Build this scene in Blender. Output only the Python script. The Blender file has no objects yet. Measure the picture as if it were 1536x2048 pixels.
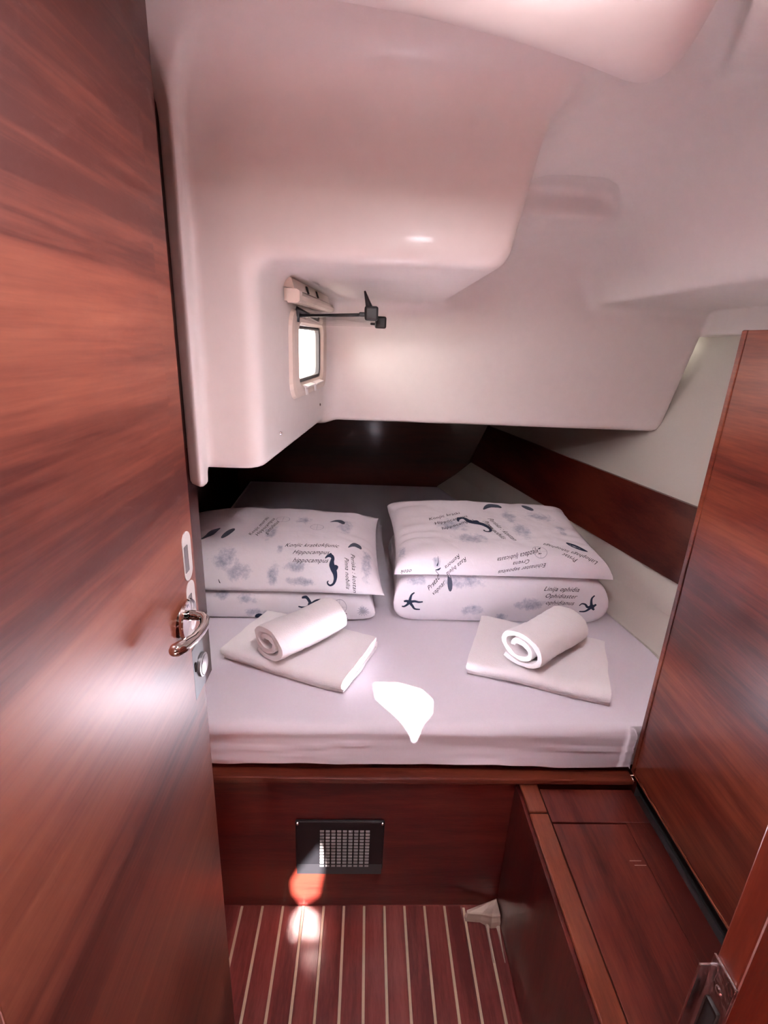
import bpy, bmesh, math, random
import numpy as np
from mathutils import Vector, Matrix, noise
from mathutils.bvhtree import BVHTree

random.seed(7)
scene = bpy.context.scene
COL = scene.collection

# ---------------------------------------------------------------- camera
cam_d = bpy.data.cameras.new('camera')
cam = bpy.data.objects.new('camera', cam_d)
COL.objects.link(cam)
cam_d.sensor_fit = 'VERTICAL'
cam_d.sensor_height = 36.0
cam_d.lens = 36.0 * 1010.0 / 2048.0
cam_d.clip_start = 0.01
cam.matrix_world = Matrix(((0.99880216, -0.02978356, -0.03882258, 0.0),
                           (-0.02716961, 0.32228773, -0.94625178, 0.0),
                           (0.04069479, 0.94617311, 0.32109248, 1.5),
                           (0, 0, 0, 1)))
scene.camera = cam

# ---------------------------------------------------------------- world, sun, exposure
world = bpy.data.worlds.new('sky'); scene.world = world
world.use_nodes = True
bg = world.node_tree.nodes['Background']
bg.inputs['Color'].default_value = (1.0, 0.95, 0.88, 1)
bg.inputs['Strength'].default_value = 10.0
SUN_DIR = Vector((-0.03, 0.60, -0.80)).normalized()
sun_d = bpy.data.lights.new('sun', 'SUN')
sun_d.energy = 260.0; sun_d.angle = math.radians(0.6); sun_d.color = (1.0, 0.94, 0.98)
sun = bpy.data.objects.new('sun', sun_d); COL.objects.link(sun)
sun.rotation_euler = SUN_DIR.to_track_quat('-Z', 'Y').to_euler()
scene.view_settings.view_transform = 'Standard'
scene.view_settings.look = 'None'
scene.view_settings.gamma = 1.0
scene.view_settings.use_curve_mapping = False
scene.view_settings.exposure = 0.62
scene.cycles.use_denoising = True
scene.cycles.max_bounces = 5
scene.cycles.diffuse_bounces = 4
scene.cycles.glossy_bounces = 2
scene.cycles.use_adaptive_sampling = True
scene.cycles.adaptive_threshold = 0.12
scene.cycles.adaptive_min_samples = 20
scene.cycles.sample_clamp_indirect = 0.0

# ---------------------------------------------------------------- helpers
def link(o, parent=None):
    COL.objects.link(o)
    if parent is not None:
        o.parent = parent
    return o

def tag(o, label=None, cat=None, group=None, kind=None):
    if label: o['label'] = label
    if cat: o['category'] = cat
    if group: o['group'] = group
    if kind: o['kind'] = kind
    return o

def empty(name, loc=(0, 0, 0)):
    o = bpy.data.objects.new(name, None)
    o.empty_display_size = 0.05
    o.location = loc
    return link(o)

def mesh_obj(name, verts, faces, mat=None, parent=None, smooth=False, base=None):
    """vertices are world coordinates; a parent's base (location) is subtracted"""
    me = bpy.data.meshes.new(name)
    off = Vector(base) if base is not None else (parent_base(parent) if parent else Vector((0, 0, 0)))
    me.from_pydata([tuple(Vector(v) - off) for v in verts], [], [tuple(f) for f in faces])
    me.validate(); me.update()
    if smooth:
        me.polygons.foreach_set('use_smooth', [True] * len(me.polygons))
    o = bpy.data.objects.new(name, me)
    if mat: me.materials.append(mat)
    if base is not None and parent is None: o.location = base
    return link(o, parent)

def parent_base(p):
    v = Vector((0, 0, 0))
    while p is not None:
        v += Vector(p.location); p = p.parent
    return v

def bm_obj(name, bm, mat=None, parent=None, smooth=False):
    off = parent_base(parent) if parent else Vector((0, 0, 0))
    bmesh.ops.recalc_face_normals(bm, faces=bm.faces)
    for v in bm.verts: v.co -= off
    me = bpy.data.meshes.new(name)
    bm.to_mesh(me); bm.free()
    if smooth:
        me.polygons.foreach_set('use_smooth', [True] * len(me.polygons))
    if mat: me.materials.append(mat)
    o = bpy.data.objects.new(name, me)
    return link(o, parent)

def add_box(bm, x0, x1, y0, y1, z0, z1, bevel=0.0, seg=2):
    r = bmesh.ops.create_cube(bm, size=1.0)
    vs = r['verts']
    for v in vs:
        v.co = Vector(((x0 + x1) / 2 + v.co.x * (x1 - x0), (y0 + y1) / 2 + v.co.y * (y1 - y0), (z0 + z1) / 2 + v.co.z * (z1 - z0)))
    if bevel > 0:
        es = list({e for v in vs for e in v.link_edges})
        bmesh.ops.bevel(bm, geom=es, offset=bevel, segments=seg, affect='EDGES', profile=0.5)

def box(name, x0, x1, y0, y1, z0, z1, mat, parent=None, bevel=0.0015, seg=2):
    bm = bmesh.new(); add_box(bm, x0, x1, y0, y1, z0, z1, bevel, seg)
    return bm_obj(name, bm, mat, parent)

def tube(name, pts, radii, mat, parent=None, n=14, squash=None):
    """swept round bar with tapering radii and rounded ends"""
    P = [Vector(p) for p in pts]
    verts, faces = [], []
    up = Vector((0, 0, 1))
    prev = None
    for i, p in enumerate(P):
        t = (P[min(i + 1, len(P) - 1)] - P[max(i - 1, 0)]).normalized()
        a = t.cross(up)
        if a.length < 0.05: a = t.cross(Vector((0, 1, 0)))
        if prev is not None:
            a = prev - t * prev.dot(t)
        a.normalize(); prev = a.copy()
        b = t.cross(a)
        for k in range(n):
            th = 2 * math.pi * k / n
            s = squash or 1.0
            verts.append(p + (a * math.cos(th) + b * math.sin(th) * s) * radii[i])
    for i in range(len(P) - 1):
        for k in range(n):
            faces.append((i * n + k, i * n + (k + 1) % n, (i + 1) * n + (k + 1) % n, (i + 1) * n + k))
    faces.append(tuple(range(n - 1, -1, -1)))
    faces.append(tuple((len(P) - 1) * n + k for k in range(n)))
    return mesh_obj(name, verts, faces, mat, parent, smooth=True)

def lathe(name, profile, center, axis, mat, parent=None, n=32, smooth=True):
    """profile: list of (radius, distance along axis)"""
    ax = Vector(axis).normalized()
    a = ax.cross(Vector((0, 0, 1)))
    if a.length < 0.1: a = ax.cross(Vector((0, 1, 0)))
    a.normalize(); b = ax.cross(a)
    verts, faces = [], []
    c = Vector(center)
    for r, h in profile:
        for k in range(n):
            th = 2 * math.pi * k / n
            verts.append(c + ax * h + (a * math.cos(th) + b * math.sin(th)) * r)
    for i in range(len(profile) - 1):
        for k in range(n):
            faces.append((i * n + k, i * n + (k + 1) % n, (i + 1) * n + (k + 1) % n, (i + 1) * n + k))
    if profile[0][0] > 1e-5: faces.append(tuple(range(n - 1, -1, -1)))
    if profile[-1][0] > 1e-5: faces.append(tuple((len(profile) - 1) * n + k for k in range(n)))
    o = mesh_obj(name, verts, faces, mat, parent, smooth=smooth)
    if smooth:
        o.modifiers.new('edges', 'EDGE_SPLIT').split_angle = math.radians(35)
    return o

# ---------------------------------------------------------------- materials
def new_mat(name):
    m = bpy.data.materials.new(name); m.use_nodes = True
    nt = m.node_tree
    return m, nt, nt.nodes['Principled BSDF']

def plain(name, col, rough=0.5, metal=0.0, bump=0.0, bscale=200.0, coat=0.0, sheen=0.0, spec=0.5):
    m, nt, p = new_mat(name)
    p.inputs['Base Color'].default_value = (*col, 1)
    p.inputs['Roughness'].default_value = rough
    p.inputs['Metallic'].default_value = metal
    p.inputs['Coat Weight'].default_value = coat
    p.inputs['Coat Roughness'].default_value = 0.1
    p.inputs['Sheen Weight'].default_value = sheen
    p.inputs['Specular IOR Level'].default_value = spec
    tc = nt.nodes.new('ShaderNodeTexCoord')
    n = nt.nodes.new('ShaderNodeTexNoise'); n.inputs['Scale'].default_value = bscale
    n.inputs['Detail'].default_value = 3
    nt.links.new(tc.outputs['Object'], n.inputs['Vector'])
    mx = nt.nodes.new('ShaderNodeMixRGB'); mx.blend_type = 'MULTIPLY'
    mx.inputs['Fac'].default_value = 0.06
    mx.inputs['Color1'].default_value = (*col, 1)
    nt.links.new(n.outputs['Fac'], mx.inputs['Color2'])
    nt.links.new(mx.outputs['Color'], p.inputs['Base Color'])
    if bump > 0:
        b = nt.nodes.new('ShaderNodeBump'); b.inputs['Strength'].default_value = bump
        b.inputs['Distance'].default_value = 0.002
        nt.links.new(n.outputs['Fac'], b.inputs['Height'])
        nt.links.new(b.outputs['Normal'], p.inputs['Normal'])
    return m

def wood(name, axis, dark, mid, light, band=7.0, rough=0.3, coat=0.6, seed=0.0, skew=0.0, coat_rough=0.12, bump=0.12, spec=0.45, stretch=0.10):
    """lacquered mahogany veneer, grain along the given world axis"""
    m, nt, p = new_mat(name)
    L = nt.links.new
    tc = nt.nodes.new('ShaderNodeNewGeometry')
    mp = nt.nodes.new('ShaderNodeMapping')
    L(tc.outputs['Position'], mp.inputs['Vector'])
    mp.inputs['Location'].default_value = (seed, seed * 0.7, seed * 1.3)
    mp.inputs['Rotation'].default_value = {'X': (0, skew, 0), 'Y': (skew, 0, 0), 'Z': (0, skew, 0)}[axis]
    s = [1.0, 1.0, 1.0]; s['XYZ'.index(axis)] = stretch
    mp.inputs['Scale'].default_value = s
    n1 = nt.nodes.new('ShaderNodeTexNoise'); n1.inputs['Scale'].default_value = band
    n1.inputs['Detail'].default_value = 2.5; n1.inputs['Distortion'].default_value = 0.4
    n2 = nt.nodes.new('ShaderNodeTexNoise'); n2.inputs['Scale'].default_value = band * 9
    n2.inputs['Detail'].default_value = 5; n2.inputs['Roughness'].default_value = 0.65
    n3 = nt.nodes.new('ShaderNodeTexNoise'); n3.inputs['Scale'].default_value = band * 40
    n3.inputs['Detail'].default_value = 3
    for n in (n1, n2, n3): L(mp.outputs['Vector'], n.inputs['Vector'])
    a = nt.nodes.new('ShaderNodeMath'); a.operation = 'MULTIPLY'; a.inputs[1].default_value = 0.62
    L(n1.outputs['Fac'], a.inputs[0])
    b = nt.nodes.new('ShaderNodeMath'); b.operation = 'MULTIPLY_ADD'; b.inputs[1].default_value = 0.26
    L(n2.outputs['Fac'], b.inputs[0]); L(a.outputs[0], b.inputs[2])
    c = nt.nodes.new('ShaderNodeMath'); c.operation = 'MULTIPLY_ADD'; c.inputs[1].default_value = 0.12
    L(n3.outputs['Fac'], c.inputs[0]); L(b.outputs[0], c.inputs[2])
    r = nt.nodes.new('ShaderNodeValToRGB')
    r.color_ramp.elements[0].position = 0.40; r.color_ramp.elements[0].color = (*dark, 1)
    r.color_ramp.elements[1].position = 0.60; r.color_ramp.elements[1].color = (*light, 1)
    e = r.color_ramp.elements.new(0.5); e.color = (*mid, 1)
    L(c.outputs[0], r.inputs['Fac'])
    L(r.outputs['Color'], p.inputs['Base Color'])
    p.inputs['Roughness'].default_value = rough
    p.inputs['Specular IOR Level'].default_value = spec
    p.inputs['Coat Weight'].default_value = coat
    p.inputs['Coat Roughness'].default_value = coat_rough
    # orange-peel of the lacquer
    tc2 = nt.nodes.new('ShaderNodeMapping'); L(tc.outputs['Position'], tc2.inputs['Vector'])
    sb = [1.0, 1.0, 1.0]; sb['XYZ'.index(axis)] = 0.35
    tc2.inputs['Scale'].default_value = sb
    n4 = nt.nodes.new('ShaderNodeTexNoise'); n4.inputs['Scale'].default_value = 130; n4.inputs['Detail'].default_value = 2
    L(tc2.outputs['Vector'], n4.inputs['Vector'])
    bp = nt.nodes.new('ShaderNodeBump'); bp.inputs['Strength'].default_value = bump; bp.inputs['Distance'].default_value = 0.0015
    L(n4.outputs['Fac'], bp.inputs['Height'])
    L(bp.outputs['Normal'], p.inputs['Normal']); L(bp.outputs['Normal'], p.inputs['Coat Normal'])
    return m

D, M_, L_ = (0.060, 0.009, 0.006), (0.150, 0.026, 0.015), (0.25, 0.058, 0.027)
W_door = wood('mahogany_door', 'Y', (0.070, 0.015, 0.011), (0.160, 0.041, 0.025), (0.245, 0.074, 0.041), band=5.0, stretch=0.045, seed=3.1, skew=0.06, rough=0.45, coat=0.25, coat_rough=0.32, spec=0.38)
W_panel = wood('mahogany_panel', 'Y', D, M_, L_, band=7.0, seed=9.4, skew=0.16, stretch=0.06)
W_front = wood('mahogany_berth', 'X', (0.055, 0.008, 0.008), (0.110, 0.016, 0.013), (0.165, 0.030, 0.020), band=9.0, seed=1.7, rough=0.28)
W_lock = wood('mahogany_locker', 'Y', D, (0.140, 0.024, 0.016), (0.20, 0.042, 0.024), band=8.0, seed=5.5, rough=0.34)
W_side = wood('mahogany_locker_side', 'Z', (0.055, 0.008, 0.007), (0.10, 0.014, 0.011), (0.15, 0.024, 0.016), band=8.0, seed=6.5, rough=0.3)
W_rail = wood('mahogany_rail', 'Y', (0.14, 0.030, 0.016), (0.21, 0.050, 0.025), (0.28, 0.075, 0.036), band=14.0, seed=2.2)
W_railx = wood('mahogany_rail_cross', 'X', (0.09, 0.016, 0.010), (0.14, 0.028, 0.016), (0.20, 0.045, 0.024), band=14.0, seed=4.2)
W_jamb = wood('mahogany_jamb', 'Z', (0.17, 0.026, 0.013), (0.24, 0.042, 0.020), (0.30, 0.06, 0.028), band=12.0, seed=8.0)
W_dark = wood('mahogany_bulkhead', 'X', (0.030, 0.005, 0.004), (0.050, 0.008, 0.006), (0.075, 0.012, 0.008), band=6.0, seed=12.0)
W_hull = wood('mahogany_hull_board', 'Y', (0.06, 0.008, 0.006), (0.105, 0.016, 0.010), (0.15, 0.027, 0.015), band=10.0, seed=15.0, rough=0.34)
W_floor = wood('mahogany_sole', 'Y', (0.15, 0.027, 0.025), (0.25, 0.050, 0.043), (0.33, 0.078, 0.062), band=14.0, seed=20.0, rough=0.36, bump=0.08, coat=0.35, coat_rough=0.2)
M_holly = plain('holly_inlay', (0.70, 0.56, 0.40), rough=0.4, bscale=60, coat=0.3)
M_gel = plain('gelcoat_liner', (0.80, 0.74, 0.71), rough=0.46, bscale=30, bump=0.02, coat=0.06)
M_vinyl = plain('hull_vinyl', (0.70, 0.665, 0.60), rough=0.62, bscale=300, bump=0.05)
M_sheet = plain('cotton_sheet', (0.79, 0.755, 0.825), rough=0.9, bscale=260, bump=0.05, sheen=0.1, spec=0.2)
M_towel = plain('terry_towel', (0.92, 0.90, 0.915), rough=1.0, bscale=420, bump=0.55, sheen=0.35, spec=0.1)
M_chrome = plain('polished_chrome', (0.86, 0.82, 0.80), rough=0.06, metal=1.0)
M_steel = plain('brushed_steel', (0.42, 0.41, 0.42), rough=0.34, metal=0.9)
M_lock = plain('grey_lock_metal', (0.12, 0.125, 0.13), rough=0.5, metal=0.3)
M_keep = plain('ivory_keeper', (0.56, 0.53, 0.50), rough=0.5)
M_nickel = plain('nickel_plate', (0.55, 0.50, 0.50), rough=0.25, metal=1.0, bump=0.3, bscale=90)
M_black = plain('black_plastic', (0.013, 0.013, 0.015), rough=0.38)
M_vent = plain('black_vent_plastic', (0.010, 0.011, 0.014), rough=0.3, bscale=90)
M_louver = plain('louver_glint_grey', (0.22, 0.21, 0.22), rough=0.35)  # lighter grey stands in for light catching the black louvres
M_beige = plain('beige_window_plastic', (0.78, 0.66, 0.57), rough=0.35, coat=0.2)
M_white = plain('white_plastic', (0.80, 0.78, 0.76), rough=0.35)
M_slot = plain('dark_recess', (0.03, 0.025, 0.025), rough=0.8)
M_rubber = plain('grey_gasket', (0.09, 0.09, 0.095), rough=0.6)
M_bracket = plain('beige_moulding', (0.60, 0.47, 0.39), rough=0.55, bscale=60, bump=0.2)
M_ink = plain('ink_print', (0.014, 0.016, 0.035), rough=0.9, spec=0.1)
M_navy = plain('navy_print', (0.035, 0.05, 0.095), rough=0.9, spec=0.1, bscale=110)
M_grey = plain('grey_print', (0.10, 0.12, 0.17), rough=0.9, spec=0.1, bscale=90)
M_pale = plain('pale_print', (0.42, 0.42, 0.50), rough=0.9, spec=0.1)

def glass_mat(name, tint=(1, 1, 1)):
    m = bpy.data.materials.new(name); m.use_nodes = True
    nt = m.node_tree; nt.nodes.clear()
    out = nt.nodes.new('ShaderNodeOutputMaterial')
    t = nt.nodes.new('ShaderNodeBsdfTransparent'); t.inputs['Color'].default_value = (*tint, 1)
    g = nt.nodes.new('ShaderNodeBsdfGlossy'); g.inputs['Roughness'].default_value = 0.03
    mx = nt.nodes.new('ShaderNodeMixShader')
    f = nt.nodes.new('ShaderNodeFresnel'); f.inputs['IOR'].default_value = 1.45
    nt.links.new(f.outputs[0], mx.inputs[0]); nt.links.new(t.outputs[0], mx.inputs[1]); nt.links.new(g.outputs[0], mx.inputs[2])
    nt.links.new(mx.outputs[0], out.inputs['Surface'])
    return m
M_glass = glass_mat('acrylic_pane', (0.97, 0.96, 0.95))

def pillow_mat(name, blobs, seed):
    """white cotton with blue-grey watercolour blots; blobs = (centre, (rx, ry, rz)) in object space"""
    m, nt, p = new_mat(name)
    L = nt.links.new
    tc = nt.nodes.new('ShaderNodeTexCoord')
    acc = None
    for c, r in blobs:
        mp = nt.nodes.new('ShaderNodeMapping'); mp.vector_type = 'POINT'
        mp.inputs['Location'].default_value = [-c[i] / r[i] for i in range(3)]
        mp.inputs['Scale'].default_value = [1 / v for v in r]
        L(tc.outputs['Object'], mp.inputs['Vector'])
        ln = nt.nodes.new('ShaderNodeVectorMath'); ln.operation = 'LENGTH'
        L(mp.outputs['Vector'], ln.inputs[0])
        mr = nt.nodes.new('ShaderNodeMapRange'); mr.inputs[1].default_value = 0.35; mr.inputs[2].default_value = 1.25
        mr.inputs[3].default_value = 1.0; mr.inputs[4].default_value = 0.0
        L(ln.outputs['Value'], mr.inputs[0])
        if acc is None: acc = mr.outputs[0]
        else:
            mx = nt.nodes.new('ShaderNodeMath'); mx.operation = 'MAXIMUM'
            L(acc, mx.inputs[0]); L(mr.outputs[0], mx.inputs[1]); acc = mx.outputs[0]
    n = nt.nodes.new('ShaderNodeTexNoise'); n.noise_dimensions = '4D'; n.inputs['W'].default_value = seed
    n.inputs['Scale'].default_value = 34; n.inputs['Detail'].default_value = 8; n.inputs['Roughness'].default_value = 0.78
    L(tc.outputs['Object'], n.inputs['Vector'])
    ad = nt.nodes.new('ShaderNodeMath'); ad.operation = 'MULTIPLY_ADD'; ad.inputs[1].default_value = 0.34
    L(acc, ad.inputs[0]); L(n.outputs['Fac'], ad.inputs[2])
    mr = nt.nodes.new('ShaderNodeMapRange'); mr.inputs[1].default_value = 0.68; mr.inputs[2].default_value = 1.0
    L(ad.outputs[0], mr.inputs[0])
    mixc = nt.nodes.new('ShaderNodeMixRGB')
    mixc.inputs['Color1'].default_value = (0.80, 0.78, 0.83, 1)
    mixc.inputs['Color2'].default_value = (0.24, 0.29, 0.42, 1)
    L(mr.outputs[0], mixc.inputs['Fac'])
    L(mixc.outputs['Color'], p.inputs['Base Color'])
    p.inputs['Roughness'].default_value = 0.92
    p.inputs['Specular IOR Level'].default_value = 0.2
    p.inputs['Sheen Weight'].default_value = 0.1
    n2 = nt.nodes.new('ShaderNodeTexNoise'); n2.inputs['Scale'].default_value = 24; n2.inputs['Detail'].default_value = 4
    n2.inputs['Distortion'].default_value = 0.6
    L(tc.outputs['Object'], n2.inputs['Vector'])
    bp = nt.nodes.new('ShaderNodeBump'); bp.inputs['Strength'].default_value = 0.35; bp.inputs['Distance'].default_value = 0.006
    L(n2.outputs['Fac'], bp.inputs['Height']); L(bp.outputs['Normal'], p.inputs['Normal'])
    return m

# ---------------------------------------------------------------- floor
YB = 0.9866
floor = box('floor', -1.3, 1.45, -2.4, 3.3, -0.05, -0.012, W_floor, bevel=0)
tag(floor, 'mahogany cabin sole with pale holly inlay strips', kind='structure')
S0, DS = -0.3625, 0.0564
sx = [S0 + DS * i for i in range(-8, 12)]
SW = 0.0068
plank_me = strip_me = None
def floor_piece(name, x0, x1, y0, y1, z1, mat):
    return box(name, x0, x1, y0, y1, -0.0119, z1, mat, floor, bevel=0.0006, seg=1)
for i, x in enumerate(sx):
    if x < -0.45: continue
    floor_piece('inlay_strip', x - SW / 2, x + SW / 2, 0.30, YB - 0.002, 0.0, M_holly)
    x1 = sx[i + 1] - SW / 2 if i + 1 < len(sx) else 0.3055
    floor_piece('plank', x + SW / 2 + 0.0003, x1 - 0.0003, 0.30, YB - 0.002, -0.0004, W_floor)
for a, b, nm, mt in ((0.3075, 0.3095, 'plank', W_floor), (0.3095, 0.3165, 'inlay_strip', M_holly), (0.317, 0.3655, 'plank', W_floor),
                     (0.366, 0.373, 'inlay_strip', M_holly), (0.3735, 0.403, 'plank', W_floor)):
    floor_piece(nm, a, b, 0.30, YB - 0.002, -0.007, mt)

# ---------------------------------------------------------------- moulded liner (signed distance field, surface nets)
def smax(a, b, k):
    h = np.maximum(k - np.abs(a - b), 0.0) / k
    return np.maximum(a, b) + h * h * k * 0.25
def smin(a, b, k):
    return -smax(-a, -b, k)
YK = 1.97
def wall_x(Y): return -0.24 + 0.094 * (Y - 1.15)
def liner(X, Y, Z):
    Xw = -0.24 + 0.094 * (Y - 1.15)
    Xr = 0.282 + 0.19 * (Z - 1.63)
    zu = 1.648 - 0.012 * (Y - 1.15)
    upper = smax(zu - Z, X - Xr, 0.05)
    G = smin(X - Xw, upper, 0.045)
    body = smax(1.15 - 0.02 * (Z - 1.6) - Y, G, 0.038)
    # flange by the doorway
    flf = np.maximum(1.112 - Y, (1.112 + 1.0 * (-0.374 - X) - Y) * 0.707)
    fl = smax(smax(smax(flf, X + 0.366, 0.012), 1.165 - Z, 0.012), Y - 1.16, 0.01)
    body = smax(body, 1.199 - Z, 0.03)
    body = smin(body, fl, 0.012)
    body = smax(body, -0.409 - X, 0.008)
    # back wall
    Xe = 1.162 + 0.226 * (Z - 1.205)
    H = smax(1.201 - Z, smin(X - Xe, 1.568 - Z, 0.014), 0.03)
    back = smax(YK - Y, H, 0.02)
    sol = smin(body, back, 0.05)
    # ceiling, sloping down aft, with a shallow pocket
    zc = np.where(Y < 1.15, 2.0, 2.0 - 0.28 * (Y - 1.15))
    ceil = zc - Z
    pocket = smax(smax(np.abs(Y - 1.56) - 0.085, X - (0.61 + 0.78 * (Y - 1.475)), 0.05), (zc - 0.2) - Z, 0.02)
    pocket = smax(pocket, Z - zc - 0.07, 0.03)
    ceil = smax(ceil, -pocket, 0.018)
    # longitudinal beam on the right
    Xb = 0.818 - 0.5 * (Z - 1.654)
    beam = smax(Xb - X, 1.655 - Z, 0.022)
    sol = smin(sol, ceil, 0.13)
    sol = smin(sol, beam, 0.05)
    strip = smax(1.25 - X, 1.568 - Z, 0.015)
    sol = smin(sol, strip, 0.015)
    # hanging bulge near the entrance
    bulge = smax(1.808 - Z, Y - (0.685 + 0.2 * X + 0.52 * X * X), 0.085)
    bulge = smax(bulge, X - (0.345 + 0.29 * (Y - 0.606)), 0.09)
    bulge = smax(bulge, 0.40 - Y, 0.03)
    sol = smin(sol, bulge, 0.10)
    # raised facet with a crisp edge above the wardrobe
    fac = smax(1.868 + 0.30 * (Y - 0.75) - Z, (0.447 + 0.534 * (Y - 0.768)) - X, 0.018)
    sol = smin(sol, fac, 0.03)
    # window opening
    hole = smax(np.abs(Y - 1.68) - 0.185, np.abs(Z - 1.455) - 0.083, 0.05)
    hole = smax(hole, X - 0.1, 0.01)
    sol = np.maximum(sol, -hole)
    behind = np.maximum(np.maximum(X - (Xw - 0.03), 1.25 - Y), np.abs(Z - 1.45) - 0.20)
    sol = np.maximum(sol, -behind)
    return sol

def surface_nets(fn, lo, hi, h):
    n = [int(round((hi[i] - lo[i]) / h)) + 1 for i in range(3)]
    ax = [lo[i] + h * np.arange(n[i]) for i in range(3)]
    X, Y, Z = np.meshgrid(*ax, indexing='ij')
    F = fn(X, Y, Z)
    S = F < 0
    cnt = np.zeros([k - 1 for k in n], int)
    pos = np.zeros([k - 1 for k in n] + [3]); num = np.zeros([k - 1 for k in n])
    nx, ny, nz = n
    corner = lambda A, i, j, k: A[i:nx - 1 + i, j:ny - 1 + j, k:nz - 1 + k]
    for i in (0, 1):
        for j in (0, 1):
            for k in (0, 1): cnt += corner(S, i, j, k)
    edges = []
    for a in range(3):
        o = [(0, 0), (0, 1), (1, 0), (1, 1)]
        for p, q in o:
            c0 = [0, 0, 0]; b, c = [d for d in range(3) if d != a]
            c0[b] = p; c0[c] = q
            c1 = list(c0); c1[a] = 1
            f0 = corner(F, *c0); f1 = corner(F, *c1)
            cr = (f0 < 0) != (f1 < 0)
            t = np.where(cr, f0 / np.where(cr, f0 - f1, 1), 0)
            num += cr
            for d in range(3):
                pos[..., d] += np.where(cr, c0[d] + (t if d == a else 0), 0)
    act = (cnt > 0) & (cnt < 8)
    idx = -np.ones(act.shape, int); idx[act] = np.arange(act.sum())
    g = np.argwhere(act)
    V = np.array(lo) + h * (g + pos[act] / num[act][:, None])
    faces = []
    for a in range(3):
        b, c = (a + 1) % 3, (a + 2) % 3
        sl0 = [slice(None)] * 3; sl1 = [slice(None)] * 3
        sl0[a] = slice(0, n[a] - 1); sl1[a] = slice(1, n[a])
        s0 = S[tuple(sl0)]; s1 = S[tuple(sl1)]
        cr = np.argwhere(s0 != s1)
        ok = (cr[:, b] > 0) & (cr[:, c] > 0) & (cr[:, b] < n[b] - 1) & (cr[:, c] < n[c] - 1)
        cr = cr[ok]
        inside0 = s0[tuple(cr.T)]
        eb = np.zeros(3, int); eb[b] = 1
        ec = np.zeros(3, int); ec[c] = 1
        q = [idx[tuple((cr - eb - ec).T)], idx[tuple((cr - ec).T)], idx[tuple(cr.T)], idx[tuple((cr - eb).T)]]
        Q = np.stack(q, 1)
        Q[~inside0] = Q[~inside0][:, ::-1]
        faces.append(Q)
    Fc = np.concatenate(faces)
    # pull vertices onto the exact surface
    e = 0.002
    for _ in range(3):
        f = fn(V[:, 0], V[:, 1], V[:, 2])
        gr = np.stack([(fn(V[:, 0] + e * (d == 0), V[:, 1] + e * (d == 1), V[:, 2] + e * (d == 2)) - f) / e for d in range(3)], 1)
        l2 = np.maximum((gr ** 2).sum(1), 0.2)
        step = np.clip(f / l2, -h * 0.4, h * 0.4)
        V = V - gr * step[:, None] * 0.8
    return V, Fc

LV, LF = surface_nets(liner, (-0.45, 0.37, 1.12), (1.5, 2.15, 2.05), 0.0098)
def np_mesh(name, V, F, mat, parent=None, smooth=True):
    me = bpy.data.meshes.new(name)
    me.vertices.add(len(V)); me.vertices.foreach_set('co', np.asarray(V, dtype=np.float32).ravel())
    k = F.shape[1]
    me.loops.add(F.size); me.loops.foreach_set('vertex_index', F.astype(np.int32).ravel())
    me.polygons.add(len(F)); me.polygons.foreach_set('loop_start', np.arange(0, F.size, k, dtype=np.int32))
    me.polygons.foreach_set('loop_total', np.full(len(F), k, dtype=np.int32))
    me.polygons.foreach_set('use_smooth', np.ones(len(F), dtype=bool))
    me.update(calc_edges=True); me.validate()
    if mat: me.materials.append(mat)
    o = bpy.data.objects.new(name, me)
    return link(o, parent)
ceiling = np_mesh('ceiling', LV, LF, M_gel)
tag(ceiling, 'glossy white moulded cabin liner with rounded overhangs', kind='structure')
# unseen slabs added to keep sky light out, dark to cut bounce
box('light_block_slab', -1.3, 1.6, 2.10, 3.4, 1.212, 1.25, W_dark, ceiling, bevel=0)
box('light_block_slab', -1.3, -0.405, 1.15, 2.10, 1.205, 1.25, W_dark, ceiling, bevel=0)
for y, z in ((1.313, 1.262), (1.86, 1.272)):
    lathe('screw', [(0.0005, 0.0035), (0.004, 0.003), (0.0055, 0.0)], (wall_x(y) + 0.001, y, z), (1, -0.09, 0), M_nickel, ceiling, n=10)

# ---------------------------------------------------------------- walls around
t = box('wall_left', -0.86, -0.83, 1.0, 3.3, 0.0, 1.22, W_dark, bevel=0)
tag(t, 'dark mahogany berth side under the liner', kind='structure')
t = box('wall_light_stop', -0.436, -0.4105, 0.60, 1.20, 0.0, 2.0, W_dark, bevel=0); tag(t, 'unseen mahogany partition added behind the open door to stop light leaks', kind='structure')  # unseen, added to stop light leaking in beside the liner
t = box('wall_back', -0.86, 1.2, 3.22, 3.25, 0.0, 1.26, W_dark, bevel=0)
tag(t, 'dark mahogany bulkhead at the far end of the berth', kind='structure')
t = box('wall_port', -0.86, -0.4365, 0.965, 0.985, 0.0, 1.26, W_dark, bevel=0); tag(t, 'dark mahogany partition left of the berth', kind='structure')

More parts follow.
